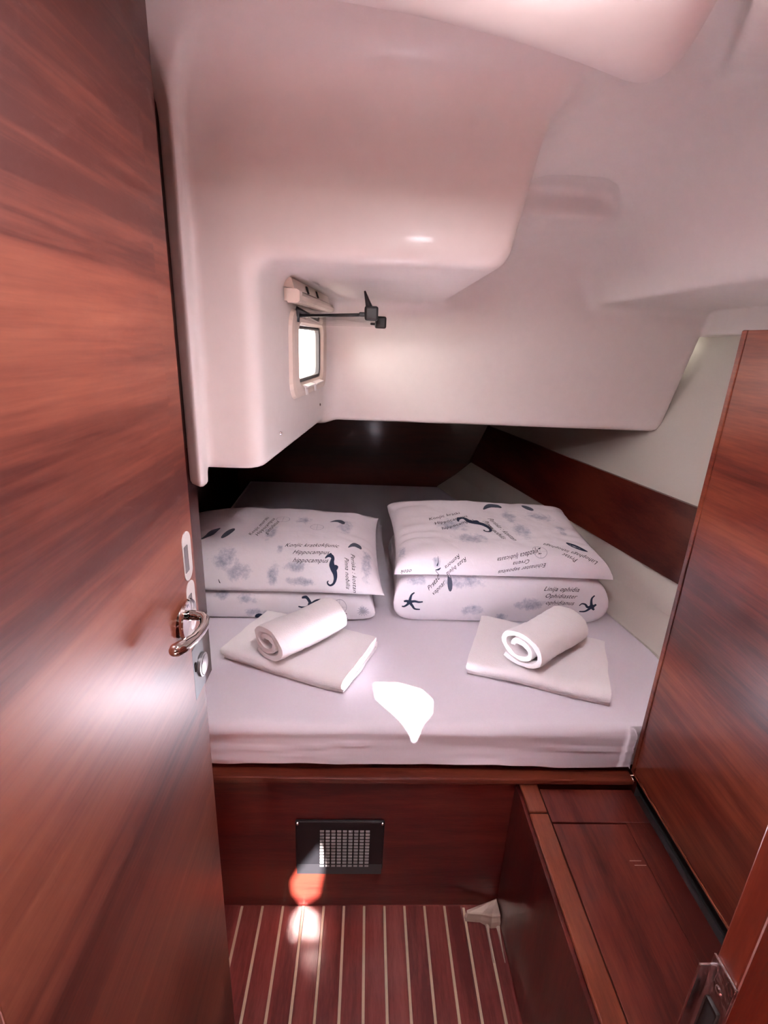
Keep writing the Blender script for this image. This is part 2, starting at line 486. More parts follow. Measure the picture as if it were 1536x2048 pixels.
# hull side
def base_x(y): return 1.054 - 0.2115 * (y - 1.497)
def edge_x(y):
    return float(np.interp(y, [0.9, 1.02, 1.34, 1.634, 2.4, 3.173, 3.4], [0.95, 0.955, 0.932, 0.885, 0.70, 0.489, 0.43]))
hv, hf = [], []
ys = np.linspace(0.9, 3.24, 60)
prof = lambda y: [(edge_x(y) - 0.02, 0.40), (edge_x(y) + 0.002, 0.60), (edge_x(y) * 0.5 + base_x(y) * 0.5 + 0.012, 0.685), (base_x(y) + 0.004, 0.774),
                  (base_x(y) + 0.098, 1.01), (base_x(y) + 0.20, 1.215), (base_x(y) + 0.202, 1.219), (base_x(y) + 0.36, 1.52), (base_x(y) + 0.5, 1.80)]
for y in ys:
    hv += [(x, y, z) for x, z in prof(y)]
K = len(prof(1.0))
for i in range(len(ys) - 1):
    for j in range(K - 1):
        hf.append((i * K + j, i * K + j + 1, (i + 1) * K + j + 1, (i + 1) * K + j))
hull = mesh_obj('wall_right', hv, hf, M_vinyl, smooth=False)
tag(hull, 'cream vinyl covered hull side sloping outwards beside the berth', kind='structure')
# the board along the hull
bv, bf = [], []
for y in ys:
    b = base_x(y)
    for dx, z in ((0.0, 0.772), (-0.014, 0.776), (0.081, 1.006), (0.083, 1.0105), (0.097, 1.0105)):
        bv.append((b + dx, y, z))
for i in range(len(ys) - 1):
    for j in range(4):
        bf.append((i * 5 + j, i * 5 + j + 1, (i + 1) * 5 + j + 1, (i + 1) * 5 + j))
mesh_obj('hull_board', bv, bf, W_hull, hull)
t = box('wall_wardrobe', 1.44, 1.48, 0.24, 1.1, 0.0, 2.0, M_vinyl, bevel=0); tag(t, 'cream side behind the wardrobe', kind='structure')

# ---------------------------------------------------------------- saloon side: bulkhead with doorway, unseen ceiling with openings shaped for the sun patches
jamb = box('wall_front', 0.330, 1.45, 0.268, 0.2945, 0.0, 2.0, W_jamb, bevel=0.002)
tag(jamb, 'mahogany doorway bulkhead seen edge-on at the right', kind='structure')
box('wall_section', -1.3, -0.262, 0.20, 0.2265, 0.0, 2.0, W_jamb, jamb, bevel=0.002)
box('wall_section', -0.262, 0.335, 0.268, 0.2945, 1.93, 2.0, W_jamb, jamb, bevel=0.002)
# strike plate on the jamb edge, bent round its far corner
sp = []
bm = bmesh.new()
add_box(bm, 0.3275, 0.3300, 0.2665, 0.2955, 0.86, 0.989, 0.0006, 1)
add_box(bm, 0.3170, 0.3300, 0.2935, 0.2960, 0.86, 0.975, 0.0006, 1)
spo = bm_obj('strike_plate', bm, M_nickel, jamb)
tag(spo, 'bent nickel strike plate')
box('strike_hole', 0.3268, 0.3276, 0.272, 0.288, 0.90, 0.945, M_slot, spo, bevel=0.002)
for z in (0.965, 0.958):
    pass
lathe('screw', [(0.0005, 0.0016), (0.003, 0.0012), (0.004, 0.0)], (0.3275, 0.280, 0.965), (-1, 0, 0), M_nickel, spo, n=12)

def prism_hole_panel(name, x0, x1, y0, y1, z0, z1, holes, mat):
    """ceiling panel with polygonal openings (holes: lists of (x, y))"""
    bm = bmesh.new()
    loops = [[(x0, y0), (x1, y0), (x1, y1), (x0, y1)]] + holes
    edges = []
    for lp in loops:
        vs = [bm.verts.new((x, y, z0)) for x, y in lp]
        edges += [bm.edges.new((vs[i], vs[(i + 1) % len(vs)])) for i in range(len(vs))]
    bmesh.ops.triangle_fill(bm, use_beauty=True, edges=edges)
    r = bmesh.ops.extrude_face_region(bm, geom=bm.faces[:])
    for v in [g for g in r['geom'] if isinstance(g, bmesh.types.BMVert)]: v.co.z = z1
    return bm_obj(name, bm, mat)

def back_project(pts, z):
    out = []
    for p in pts:
        k = (z - p[2]) / SUN_DIR.z
        out.append((p[0] + SUN_DIR.x * k, p[1] + SUN_DIR.y * k))
    return out
patch_bed = [(0.043, 1.150, 0.614), (0.105, 1.150, 0.614), (0.165, 1.125, 0.614), (0.190, 1.085, 0.614), (0.182, 1.03, 0.614), (0.152, 0.985, 0.614), (0.142, 0.950, 0.614), (0.10, 1.015, 0.614), (0.05, 1.08, 0.614)]
patch_front = [(-0.092, YB, 0.225), (-0.080, YB, 0.137), (-0.097, YB, 0.02), (-0.14, YB, -0.02), (-0.165, YB, 0.03), (-0.168, YB, 0.09), (-0.145, YB, 0.14)]
ZR = 1.96
roof = prism_hole_panel('ceiling_saloon', -1.3, 1.5, -2.4, 0.385, ZR, ZR + 0.02, [back_project(patch_bed, ZR), back_project(patch_front, ZR)], M_gel)  # openings cut to the outlines of the wanted sun patches
tag(roof, 'unseen white saloon ceiling, openings added to shape the sun patches', kind='structure')
box('sun_block_slab', -1.3, -0.40, 0.10, 1.30, 2.03, 2.06, M_gel, roof, bevel=0)
box('sun_block_slab', -0.43, 1.6, 0.36, 3.4, 2.06, 2.09, M_gel, roof, bevel=0)  # unseen slabs added to stop sun leaking in over the liner
t = box('wall_saloon', -1.34, -1.30, -2.4, 0.25, 0, 2.0, W_jamb, bevel=0); tag(t, 'mahogany saloon side', kind='structure')
box('wall_section', 1.45, 1.49, -2.4, 0.25, 0, 2.0, W_jamb, t, bevel=0)
box('wall_section', -1.34, -0.35, -2.44, -2.4, 0, 2.0, W_jamb, t, bevel=0)
box('wall_section', 0.45, 1.49, -2.44, -2.4, 0, 2.0, W_jamb, t, bevel=0)
box('wall_section', -0.35, 0.45, -2.44, -2.4, 0, 1.72, W_jamb, t, bevel=0)  # unseen back wall, its opening sized to limit daylight from behind

# added tinted pane, dims the sun through the second opening
hx = back_project(patch_front, ZR)
hc = (sum(p[0] for p in hx) / len(hx), sum(p[1] for p in hx) / len(hx))
sun_filter = box('sun_filter_pane', hc[0] - 0.13, hc[0] + 0.13, hc[1] - 0.22, hc[1] + 0.22, ZR + 0.021, ZR + 0.028, glass_mat('sun_filter_tint', (0.56, 0.52, 0.49)), bevel=0)
tag(sun_filter, 'unseen tinted pane added to dim the sun patch on the berth front', kind='structure')

# ---------------------------------------------------------------- berth base
berth = empty('berth_base', (0, YB, 0))
tag(berth, 'mahogany berth base below the mattress with black vent', 'berth')
box('front_panel', -0.83, 0.41, YB, YB + 0.018, 0.0, 0.452, W_front, berth, bevel=0.001)
box('top_rail', -0.828, 0.702, YB - 0.016, YB + 0.02, 0.4575, 0.474, W_railx, berth, bevel=0.004, seg=3)
box('under_rail', -0.83, 0.405, YB - 0.006, YB + 0.016, 0.4455, 0.4535, W_railx, berth, bevel=0.001)
box('platform', -0.83, 0.95, YB + 0.02, 3.22, 0.455, 0.476, W_lock, berth, bevel=0)
box('back_panel', 0.41, 0.721, YB, YB + 0.018, 0.0, 0.456, W_front, berth, bevel=0)

# ---------------------------------------------------------------- vent grille
vent = empty('vent_grille', (-0.038, YB, 0.135))
tag(vent, 'black plastic louvred air vent screwed to the berth front', 'vent')
vx0, vx1, vz0, vz1 = -0.154, 0.077, 0.138, 0.322
VT = YB - 0.0005
bm = bmesh.new()
# plate with a bevelled rim and a folded lower lip
add_box(bm, vx0, vx1, VT - 0.009, VT, vz0 + 0.012, vz1, 0.004, 3)
plate = bm_obj('plate', bm, M_vent, vent)
lv = [(vx0 + 0.002, VT - 0.0085, vz0 + 0.034), (vx1 - 0.002, VT - 0.0085, vz0 + 0.034), (vx1 - 0.004, VT - 0.020, vz0 + 0.012), (vx0 + 0.004, VT - 0.020, vz0 + 0.012),
      (vx0 + 0.004, VT - 0.004, vz0 + 0.001), (vx1 - 0.004, VT - 0.004, vz0 + 0.001), (vx0 + 0.002, VT, vz0 + 0.034), (vx1 - 0.002, VT, vz0 + 0.034)]
mesh_obj('lower_lip', lv, [(0, 1, 2, 3), (3, 2, 5, 4), (0, 3, 4, 6), (1, 7, 5, 2), (4, 5, 7, 6), (0, 6, 7, 1)], M_vent, vent)
for sx_, sz_ in ((vx0 + 0.006, vz1 - 0.007), (vx1 - 0.006, vz1 - 0.007), (vx0 + 0.006, vz0 + 0.018), (vx1 - 0.009, vz0 + 0.018)):
    lathe('screw', [(0.0004, 0.003), (0.003, 0.0022), (0.0042, 0.0)], (sx_, VT - 0.009, sz_), (0, -1, 0), M_chrome, vent, n=12)
# louvres: small hooded scoops, nine columns by twelve rows
gx0, gx1, gz0, gz1 = -0.0925, 0.041, 0.162, 0.296
cw, rh = (gx1 - gx0) / 9, (gz1 - gz0) / 12
lw = cw * 0.74
sv = [(-lw / 2, 0, rh * 0.24), (lw / 2, 0, rh * 0.24), (-lw / 2 * 0.9, -0.0035, -rh * 0.10), (lw / 2 * 0.9, -0.0035, -rh * 0.10),
      (-lw / 2, 0, -rh * 0.20), (lw / 2, 0, -rh * 0.20)]
sf = [(0, 2, 3, 1), (2, 4, 5, 3), (0, 4, 2), (1, 3, 5), (0, 1, 5, 4)]
lme = bpy.data.meshes.new('louver'); lme.from_pydata(sv, [], sf); lme.materials.append(M_louver); lme.update()
for r in range(12):
    for c in range(9):
        o = bpy.data.objects.new('louver', lme)
        link(o, vent)
        o.location = Vector((gx0 + cw * (c + 0.5), VT - 0.0091, gz0 + rh * (r + 0.5))) - Vector(vent.location)

# ---------------------------------------------------------------- locker beside the floor
lock = empty('locker', (0.55, 0.64, 0.0))
tag(lock, 'mahogany step locker with flush lid beside the floor', 'locker')
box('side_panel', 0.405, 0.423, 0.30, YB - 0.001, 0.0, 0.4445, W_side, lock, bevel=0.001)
box('edge_rail', 0.413, 0.4575, 0.30, 0.8945, 0.4450, 0.4535, W_rail, lock, bevel=0.0035, seg=3)
box('edge_rail', 0.413, 0.4575, 0.8985, YB - 0.002, 0.4450, 0.4535, W_rail, lock, bevel=0.0035, seg=3)
box('lid', 0.4610, 0.6360, 0.30, 0.8705, 0.432, 0.4490, W_lock, lock, bevel=0.0012)
box('back_board', 0.4610, 0.6960, 0.8745, YB - 0.020, 0.432, 0.4490, W_lock, lock, bevel=0.0012)
box('side_board', 0.6368, 0.6960, 0.30, 0.8738, 0.432, 0.4490, W_lock, lock, bevel=0.0004)
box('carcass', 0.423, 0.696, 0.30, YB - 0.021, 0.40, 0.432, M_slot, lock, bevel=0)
for k in range(2):
    x = 0.600 + 0.006 * k; y = 0.782 - 0.010 * k
    box('scratch', x, x + 0.026, y - 0.0006, y + 0.0006, 0.4489, 0.4492, M_bracket, lock, bevel=0)

# ---------------------------------------------------------------- wardrobe side panel
ward = empty('wardrobe_panel', (0.715, 0.66, 0.45))
tag(ward, 'tall glossy mahogany wardrobe side panel at the right', 'panel')
box('panel', 0.705, 0.727, 0.30, 0.982, 0.487, 1.546, W_panel, ward, bevel=0.001)
box('edge_trim', 0.7045, 0.7275, 0.9845, 0.999, 0.478, 1.5465, W_panel, ward, bevel=0.003, seg=3)
box('base_edge', 0.703, 0.722, 0.30, 0.984, 0.4805, 0.4862, W_rail, ward, bevel=0.0012)
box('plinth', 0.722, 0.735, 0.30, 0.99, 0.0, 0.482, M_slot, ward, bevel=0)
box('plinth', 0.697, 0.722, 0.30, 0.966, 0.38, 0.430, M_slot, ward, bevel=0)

# ---------------------------------------------------------------- corner moulding on the floor
br = empty('corner_moulding', (0.36, 0.96, -0.007))
tag(br, 'beige plastic corner moulding on the floor under the locker', 'moulding')
bv = [(0.3105, 0.958), (0.4035, 0.984), (0.4035, 0.932), (0.378, 0.930), (0.352, 0.945), (0.3115, 0.948)]
vs, fs = [], []
lev = [(0.0, -0.0065), (0.0, 0.016), (0.10, 0.024), (0.12, 0.026), (0.12, 0.034), (0.30, 0.037)]
cx, cy = 0.385, 0.962
for s, z in lev:
    for x, y in bv: vs.append((x + (cx - x) * s * 0.5, y + (cy - y) * s, z - (0.012 if x < 0.36 and z > 0.01 else 0)))
N = len(bv)
for i in range(len(lev) - 1):
    for k in range(N): fs.append((i * N + k, i * N + (k + 1) % N, (i + 1) * N + (k + 1) % N, (i + 1) * N + k))
fs.append(tuple(range((len(lev) - 1) * N, len(lev) * N))); fs.append(tuple(range(N - 1, -1, -1)))
mesh_obj('moulding_body', vs, fs, M_bracket, br)
for x in (0.3695, 0.3985):
    tube('sealant_run', [(x, 0.936, -0.002), (x - 0.0005, 0.92, -0.0045), (x - 0.001, 0.89, -0.006), (x - 0.001, 0.85, -0.0065)], [0.006, 0.0035, 0.0022, 0.0012], M_bracket, br, n=8)

# ---------------------------------------------------------------- mattress in a fitted sheet
ZM = 0.614
def left_x(y): return float(np.interp(y, [0.9, 1.4, 2.4, 3.2], [-0.80, -0.79, -0.725, -0.745]))
def right_x(y):
    return float(np.interp(y, [0.9, 0.999, 1.006, 1.012, 1.03, 1.34, 1.634, 2.4, 3.173], [0.695, 0.695, 0.702, 0.90, 0.925, 0.922, 0.878, 0.69, 0.480]))
def side_profile(h, R, nside, nround):
    """(outward inset, drop) pairs from the bottom of the side up to the flat top"""
    out = [(0.006 * math.sin(math.pi * k / nside), h - (h - R) * k / nside) for k in range(nside)]
    for k in range(nround + 1):
        a = math.pi / 2 * k / nround
        out.append((R * (1 - math.cos(a)), R * (1 - math.sin(a))))
    return out
pr = side_profile(0.122, 0.022, 12, 6)
Y0, Y1 = 0.9885, 3.165
rows = [(Y0 + o, d) for o, d in pr] + [(y, 0) for y in np.concatenate([np.linspace(Y0 + 0.03, 1.1, 12), np.linspace(1.12, Y1 - 0.06, 70)])] + [(Y1 - o, d) for o, d in pr[::-1]]
cols = [('L', o, d) for o, d in pr] + [('T', u, 0) for u in np.linspace(0.02, 0.98, 110)] + [('R', o, d) for o, d in pr[::-1]]
mv, mf = [], []
for y, dy in rows:
    for c, o, dx in cols:
        xl, xr = left_x(y), right_x(y)
        if c == 'L': x = xl + o
        elif c == 'R': x = xr - o
        else: x = xl + 0.022 + (xr - xl - 0.044) * (o - 0.02) / 0.96
        d = max(dx, dy)
        z = ZM - d
        yy = y
        if y < 1.06:
            w = min(1, max(0.0, dy / 0.02 if dy > 0 else (1.06 - y) / 0.3))
            lines = 0.0
            lines += 0.0035 * math.exp(-((z - (0.557 + 0.05 * (x + 0.05) + 0.006 * math.sin(6 * x))) / 0.0035) ** 2) * (1 if -0.36 < x < 0.05 else 0)
            lines += 0.0035 * math.exp(-((z - (0.551 - 0.02 * (x - 0.6))) / 0.003) ** 2) * max(0, min(1, (x - 0.38) / 0.1))
            lines += 0.0030 * math.exp(-((z - (0.572 - 0.02 * (x - 0.6))) / 0.003) ** 2) * max(0, min(1, (x - 0.48) / 0.1))
            nn = noise.fractal(Vector((x * 5, z * 60, 3.0)), 1.0, 2.0, 3)
            n2 = noise.noise(Vector((x * 3, z * 12, 8.0)))
            yy = y - w * (lines * 1.5 + 0.0032 * nn + 0.006 * n2)
            # hem at the bottom
            if dy > 0.09:
                h = (dy - 0.09) / 0.032
                z += h * (0.006 * noise.noise(Vector((x * 4.2, 5.0, 1.0))) + 0.004 * noise.noise(Vector((x * 11, 2.0, 1.0))) + 0.004)
                yy += 0.004 * h
        elif d == 0:
            z += 0.0016 * noise.noise(Vector((x * 3.0, y * 3.0, 0)))
        mv.append((x, yy, z))
NC = len(cols)
for i in range(len(rows) - 1):
    for j in range(NC - 1):
        mf.append((i * NC + j, i * NC + j + 1, (i + 1) * NC + j + 1, (i + 1) * NC + j))
matt = mesh_obj('mattress', mv, mf, M_sheet, smooth=True)
tag(matt, 'wide berth mattress in a smooth white fitted sheet', 'mattress')

# ---------------------------------------------------------------- pillows
def make_pillow(name, label, c, a, b, z0, zs, zt, blobs, seed, pu=6, pv=6, ex=0.45, pinch=0.05, rot=0.0, wr=0.006, skew=0.0, ear=0.0, lend=1.0, pvb=None):
    """closed cushion: seam outline at zseam, underside down to z0, top up to z1; a, b half sizes"""
    nu, nv = 84, 60
    us = np.linspace(-1, 1, nu); vsn = np.linspace(-1, 1, nv)
    us = np.sign(us) * (1 - (1 - np.abs(us)) ** 1.35); vsn = np.sign(vsn) * (1 - (1 - np.abs(vsn)) ** 1.35)
    rnd = random.Random(seed)
    ph = [rnd.uniform(0, 50) for _ in range(4)]
    cr, sr = math.cos(rot), math.sin(rot)
    V, F = [], []
    def pt(u, v, side):
        tt = max(0.0, (1 - abs(u) ** pu) * (1 - abs(v) ** (pv if v < 0 or pvb is None else pvb))) ** ex
        k = 1 - pinch * (1 - v * v) * (1 if abs(u) > 0 else 1)
        k2 = 1 - pinch * (1 - u * u) * 0.8
        corner = (abs(u) * abs(v)) ** 6
        x = a * u * (k + 0.02 * corner); y = b * v * (k2 + 0.02 * corner)
        x += skew * y
        n1 = noise.fractal(Vector((x * 7 + ph[0], y * 7, side * 3.0)), 1.0, 2.0, 3)
        # puckers running in from the short ends
        en = max(0.0, (abs(u) - 0.55) / 0.45)
        puck = math.sin(v * 17 + ph[1] + 2.5 * math.sin(v * 5 + ph[2])) * en * (1 - abs(v) ** 4) * (1 - abs(u) ** 10)
        zseam = zs[0] + (zs[1] - zs[0]) * (v + 1) / 2; z1 = zt[0] + (zt[1] - zt[0]) * (v + 1) / 2
        if u < 0: puck *= lend
        if side > 0:
            z = zseam + (z1 - zseam) * tt + (wr * n1 + wr * 0.9 * puck) * tt
            z += ear * corner
        else:
            z = max(z0, zseam - (zseam - z0) * tt * 1.15)
            z += ear * corner
        rx, ry = x * cr - y * sr, x * sr + y * cr
        return (c[0] + rx, c[1] + ry, z)
    for v in vsn:
        for u in us: V.append(pt(u, v, 1))
    off = len(V)
    for v in vsn:
        for u in us: V.append(pt(u, v, -1))
    for i in range(nv - 1):
        for j in range(nu - 1):
            q = (i * nu + j, i * nu + j + 1, (i + 1) * nu + j + 1, (i + 1) * nu + j)
            F.append(q); F.append(tuple(off + k for k in q[::-1]))
    base = (c[0], c[1], z0)
    o = mesh_obj(name, V, F, pillow_mat(name + '_cotton', [((q[0] - base[0], q[1] - base[1], q[2] - base[2]), r) for q, r in blobs], seed), smooth=True, base=base)
    bm = bmesh.new(); bm.from_mesh(o.data)
    bmesh.ops.remove_doubles(bm, verts=bm.verts, dist=1e-5)
    bm.to_mesh(o.data); bm.free()
    for p in o.data.polygons: p.use_smooth = True
    tag(o, label, 'pillow', 'printed pillows on the berth')
    bvh = BVHTree.FromPolygons([Vector(v) for v in V], F)
    return o, bvh

def decal(name, pillow, bvh, pts, faces, origin, mode, mat, ang=0.0, scale=1.0, flip=False, off=0.0012):
    """flat print laid on the pillow surface; pts are 2D metres, mode 'T' drops from above, 'F' pushes from the front"""
    base = Vector(pillow.location)
    ca, sa = math.cos(ang), math.sin(ang)
    out = []
    if mode == 'T':                       # tangent frame of the fabric around the print
        org, tn, _, _ = bvh.find_nearest(Vector(origin))
        acc = Vector((0, 0, 0))
        for dx in (-0.02, 0, 0.02):
            for dy in (-0.02, 0, 0.02):
                q = bvh.find_nearest(Vector(origin) + Vector((dx, dy, 0)))
                acc += q[1] if q[1].dot(Vector((0, -0.5, 1))) > 0 else -q[1]
        tn = acc.normalized()
        tu = (Vector((1, 0, 0)) - tn * tn.x).normalized(); tv = tn.cross(tu)
    for x, y in pts:
        x, y = x * scale, y * scale
        x, y = x * ca - y * sa, x * sa + y * ca
        if mode == 'T':
            o = org + tu * x + tv * y + tn * 0.06; d = -tn
        else:
            o = Vector((origin[0] + x, 0.5, origin[1] + y)); d = Vector((0, 1, 0))
        h = bvh.ray_cast(o, d)
        if h[0] is None:
            out.append(None); continue
        n = h[1] if h[1].dot(d) < 0 else -h[1]
        out.append(h[0] + n * off - base)
    keep = [f for f in faces if all(out[i] is not None for i in f) and max((out[f[k]] - out[f[k - 1]]).length for k in range(len(f))) < 0.05]
    if not keep: return None
    used = sorted({i for f in keep for i in f}); mp = {i: k for k, i in enumerate(used)}
    me = bpy.data.meshes.new(name)
    me.from_pydata([tuple(out[i]) for i in used], [], [tuple(mp[i] for i in f) for f in keep])
    me.update(); me.materials.append(mat)
    for p in me.polygons: p.use_smooth = True
    o = bpy.data.objects.new(name, me)
    return link(o, pillow)

def stroke(path, widths, n=6):
    """ribbon along a smoothed 2D path -> (pts, faces)"""
    P = [Vector((p[0], p[1], 0)) for p in path]
    Q, Wd = [], []
    for i in range(len(P) - 1):
        p0, p1, p2, p3 = P[max(i - 1, 0)], P[i], P[i + 1], P[min(i + 2, len(P) - 1)]
        for k in range(n):
            t = k / n
            Q.append(0.5 * ((2 * p1) + (-p0 + p2) * t + (2 * p0 - 5 * p1 + 4 * p2 - p3) * t * t + (-p0 + 3 * p1 - 3 * p2 + p3) * t ** 3))
            Wd.append(widths[i] + (widths[i + 1] - widths[i]) * t)
    Q.append(P[-1]); Wd.append(widths[-1])
    pts, faces = [], []
    for i, q in enumerate(Q):
        t = (Q[min(i + 1, len(Q) - 1)] - Q[max(i - 1, 0)]).normalized()
        nrm = Vector((-t.y, t.x, 0))
        for s in (-1, 0, 1):
            v = q + nrm * s * Wd[i] / 2; pts.append((v.x, v.y))
    for i in range(len(Q) - 1):
        for s in range(2):
            a = i * 3 + s; faces.append((a, a + 1, a + 4, a + 3))
    return pts, faces

def merge(parts):
    P, F = [], []
    for p, f in parts:
        k = len(P); P += p; F += [tuple(i + k for i in q) for q in f]
    return P, F

def disc(rx, ry, n=16, rings=4, hole=0.0):
    pts, faces = [], []
    for r in range(rings + 1):
        s = hole + (1 - hole) * r / rings
        for k in range(n):
            a = 2 * math.pi * k / n; pts.append((rx * s * math.cos(a), ry * s * math.sin(a)))
    for r in range(rings):
        for k in range(n):
            faces.append((r * n + k, r * n + (k + 1) % n, (r + 1) * n + (k + 1) % n, (r + 1) * n + k))
    return pts, faces

def starfish(arms):
    parts = [disc(0.010, 0.009, 12, 3)]
    for pth in arms:
        w = [0.011, 0.0085, 0.0065, 0.0045, 0.003][:len(pth)]
        parts.append(stroke(pth, w))
    return merge(parts)

SEAHORSE = merge([
    stroke([(-0.019, 0.040), (-0.014, 0.046), (-0.006, 0.050), (0.002, 0.048), (0.006, 0.040), (0.004, 0.030), (0.004, 0.018), (0.010, 0.004), (0.016, -0.012), (0.017, -0.028), (0.012, -0.042), (0.002, -0.048), (-0.006, -0.044), (-0.008, -0.037), (-0.004, -0.034)],
           [0.003, 0.007, 0.012, 0.012, 0.011, 0.013, 0.018, 0.019, 0.014, 0.010, 0.0075, 0.006, 0.005, 0.004, 0.002], n=5),
    stroke([(-0.008, 0.054), (-0.002, 0.057), (0.002, 0.052)], [0.002, 0.005, 0.003], n=4),
    stroke([(0.014, 0.018), (0.021, 0.012), (0.020, 0.002)], [0.003, 0.009, 0.002], n=4)])
MUSSEL = disc(0.030, 0.0095, 20, 3)
FIN = stroke([(-0.030, -0.008), (-0.016, 0.004), (0.0, 0.010), (0.014, 0.004), (0.022, -0.006)], [0.002, 0.012, 0.022, 0.020, 0.006], n=5)
COMPASS = merge([disc(0.024, 0.024, 28, 1, 0.94), stroke([(0, -0.024), (0, 0.024)], [0.0008, 0.0008]), stroke([(-0.024, 0), (0.024, 0)], [0.0006, 0.0006])])

_text_cache = {}
def text_shape(lines, size, align='CENTER', lead=1.15):
    key = (tuple(lines), size, align)
    if key in _text_cache: return _text_cache[key]
    cu = bpy.data.curves.new('writing', 'FONT')
    cu.body = '\n'.join(lines); cu.size = size; cu.shear = 0.55; cu.align_x = align; cu.space_line = lead
    cu.space_character = 1.05; cu.resolution_u = 2; cu.offset = 0.0
    ob = bpy.data.objects.new('writing', cu); COL.objects.link(ob)
    bpy.context.view_layer.update()
    me = ob.evaluated_get(bpy.context.evaluated_depsgraph_get()).to_mesh()
    me.calc_loop_triangles()
    pts = [(v.co.x, v.co.y) for v in me.vertices]
    faces = [tuple(t.vertices) for t in me.loop_triangles]
    ob.evaluated_get(bpy.context.evaluated_depsgraph_get()).to_mesh_clear()
    COL.objects.unlink(ob); bpy.data.objects.remove(ob)
    _text_cache[key] = (pts, faces)
    return pts, faces

# right stack
prb, bvh_rb = make_pillow('pillow', 'lower pillow of the right-hand stack, starfish printed on its front', (0.462, 1.70), 0.352, 0.228, ZM + 0.002, (0.69, 0.69), (0.785, 0.785),
    [((0.33, 1.48, 0.765), (0.10, 0.1, 0.028)), ((0.36, 1.48, 0.665), (0.05, 0.1, 0.03)), ((0.56, 1.48, 0.69), (0.065, 0.1, 0.03)), ((0.47, 1.48, 0.64), (0.03, 0.1, 0.02)), ((0.18, 1.48, 0.765), (0.04, 0.1, 0.02))],
    11, pu=12, pv=16, ex=0.33, pinch=0.012, wr=0.004, lend=1.6)
prt, bvh_rt = make_pillow('pillow', 'upper pillow of the right-hand stack, dark mussel shell printed at its corner', (0.452, 1.695), 0.350, 0.232, 0.7925, (0.796, 0.870), (0.876, 0.916),
    [((0.314, 1.675, 0.89), (0.085, 0.06, 0.1)), ((0.36, 1.57, 0.885), (0.075, 0.05, 0.1)), ((0.535, 1.76, 0.9), (0.035, 0.075, 0.1)), ((0.552, 1.64, 0.89), (0.04, 0.075, 0.1)), ((0.655, 1.765, 0.895), (0.07, 0.045, 0.1)), ((0.700, 1.66, 0.885), (0.025, 0.06, 0.1)), ((0.236, 1.475, 0.835), (0.022, 0.04, 0.022)), ((0.125, 1.51, 0.85), (0.02, 0.05, 0.03))],
    12, pu=7, pv=13, ex=0.42, pinch=0.025, wr=0.007, skew=-0.02, lend=2.2)
# left stack
plb, bvh_lb = make_pillow('pillow', 'lower pillow of the left-hand stack, partly behind the rolled towel', (-0.285, 1.682), 0.325, 0.222, ZM + 0.002, (0.655, 0.655), (0.710, 0.710),
    [((-0.45, 1.49, 0.70), (0.035, 0.1, 0.016)), ((-0.37, 1.49, 0.690), (0.045, 0.1, 0.022)), ((-0.335, 1.48, 0.645), (0.07, 0.1, 0.022)), ((0.010, 1.48, 0.664), (0.028, 0.1, 0.024))],
    13, pu=10, pv=12, ex=0.34, pinch=0.012, wr=0.002)
plt_, bvh_lt = make_pillow('pillow', 'upper pillow of the left-hand stack, seahorse printed on its front right', (-0.290, 1.668), 0.348, 0.208, 0.715, (0.722, 0.835), (0.850, 0.890),
    [((-0.445, 1.51, 0.81), (0.055, 0.06, 0.05)), ((-0.40, 1.49, 0.78), (0.05, 0.05, 0.045)), ((-0.318, 1.62, 0.86), (0.03, 0.065, 0.06)), ((-0.289, 1.48, 0.773), (0.028, 0.05, 0.05)), ((-0.219, 1.497, 0.802), (0.05, 0.04, 0.03)), ((-0.20, 1.472, 0.756), (0.075, 0.04, 0.02)), ((-0.067, 1.69, 0.87), (0.035, 0.07, 0.06)), ((0.012, 1.52, 0.80), (0.026, 0.08, 0.09)), ((-0.273, 1.54, 0.836), (0.014, 0.02, 0.03)), ((-0.22, 1.72, 0.87), (0.04, 0.04, 0.05))],
    14, pu=5, pv=3.2, pvb=7, ex=0.62, pinch=0.03, wr=0.008, skew=-0.04)

def printed(kind, pil, bvh, shape, origin, mode, mat, ang=0.0, scale=1.0):
    return decal('printed_' + kind, pil, bvh, shape[0], shape[1], origin, mode, mat, ang, scale)

# prints: lower right pillow (front face)
printed('starfish', prb, bvh_rb, starfish([[(0, 0), (0.002, 0.016), (0.006, 0.028), (0.015, 0.036)], [(0, 0), (0.016, 0.003), (0.032, 0.0), (0.046, 0.0015)], [(0, 0), (0.010, -0.014), (0.020, -0.027), (0.038, -0.029)],
        [(0, 0), (-0.008, -0.010), (-0.018, -0.017), (-0.026, -0.016)], [(0, 0), (-0.010, 0.004), (-0.020, 0.003)]]), (0.157, 0.692), 'F', M_navy, 0, 0.95)
printed('starfish', prb, bvh_rb, starfish([[(0, 0), (-0.004, 0.016), (-0.004, 0.032), (0.004, 0.043)], [(0, 0), (-0.014, -0.002), (-0.024, 0.008), (-0.036, 0.010), (-0.044, 0.002)], [(0, 0), (-0.010, -0.012), (-0.022, -0.020), (-0.040, -0.021)],
        [(0, 0), (0.008, 0.004), (0.014, 0.010)], [(0, 0), (0.006, -0.008), (0.011, -0.012)]]), (0.765, 0.690), 'F', M_navy, 0, 0.95)
printed('shell', prb, bvh_rb, MUSSEL, (0.286, 0.757), 'F', M_grey, math.radians(96), 0.85)
printed('writing', prb, bvh_rb, text_shape(['Prstac', 'vapnar'], 0.020), (0.235, 0.752), 'F', M_ink, math.radians(48), 1.0)
printed('writing', prb, bvh_rb, text_shape(['Linija ophidia', 'Ophidiaster', 'ophidianus'], 0.021), (0.655, 0.742), 'F', M_ink, 0.0, 1.0)
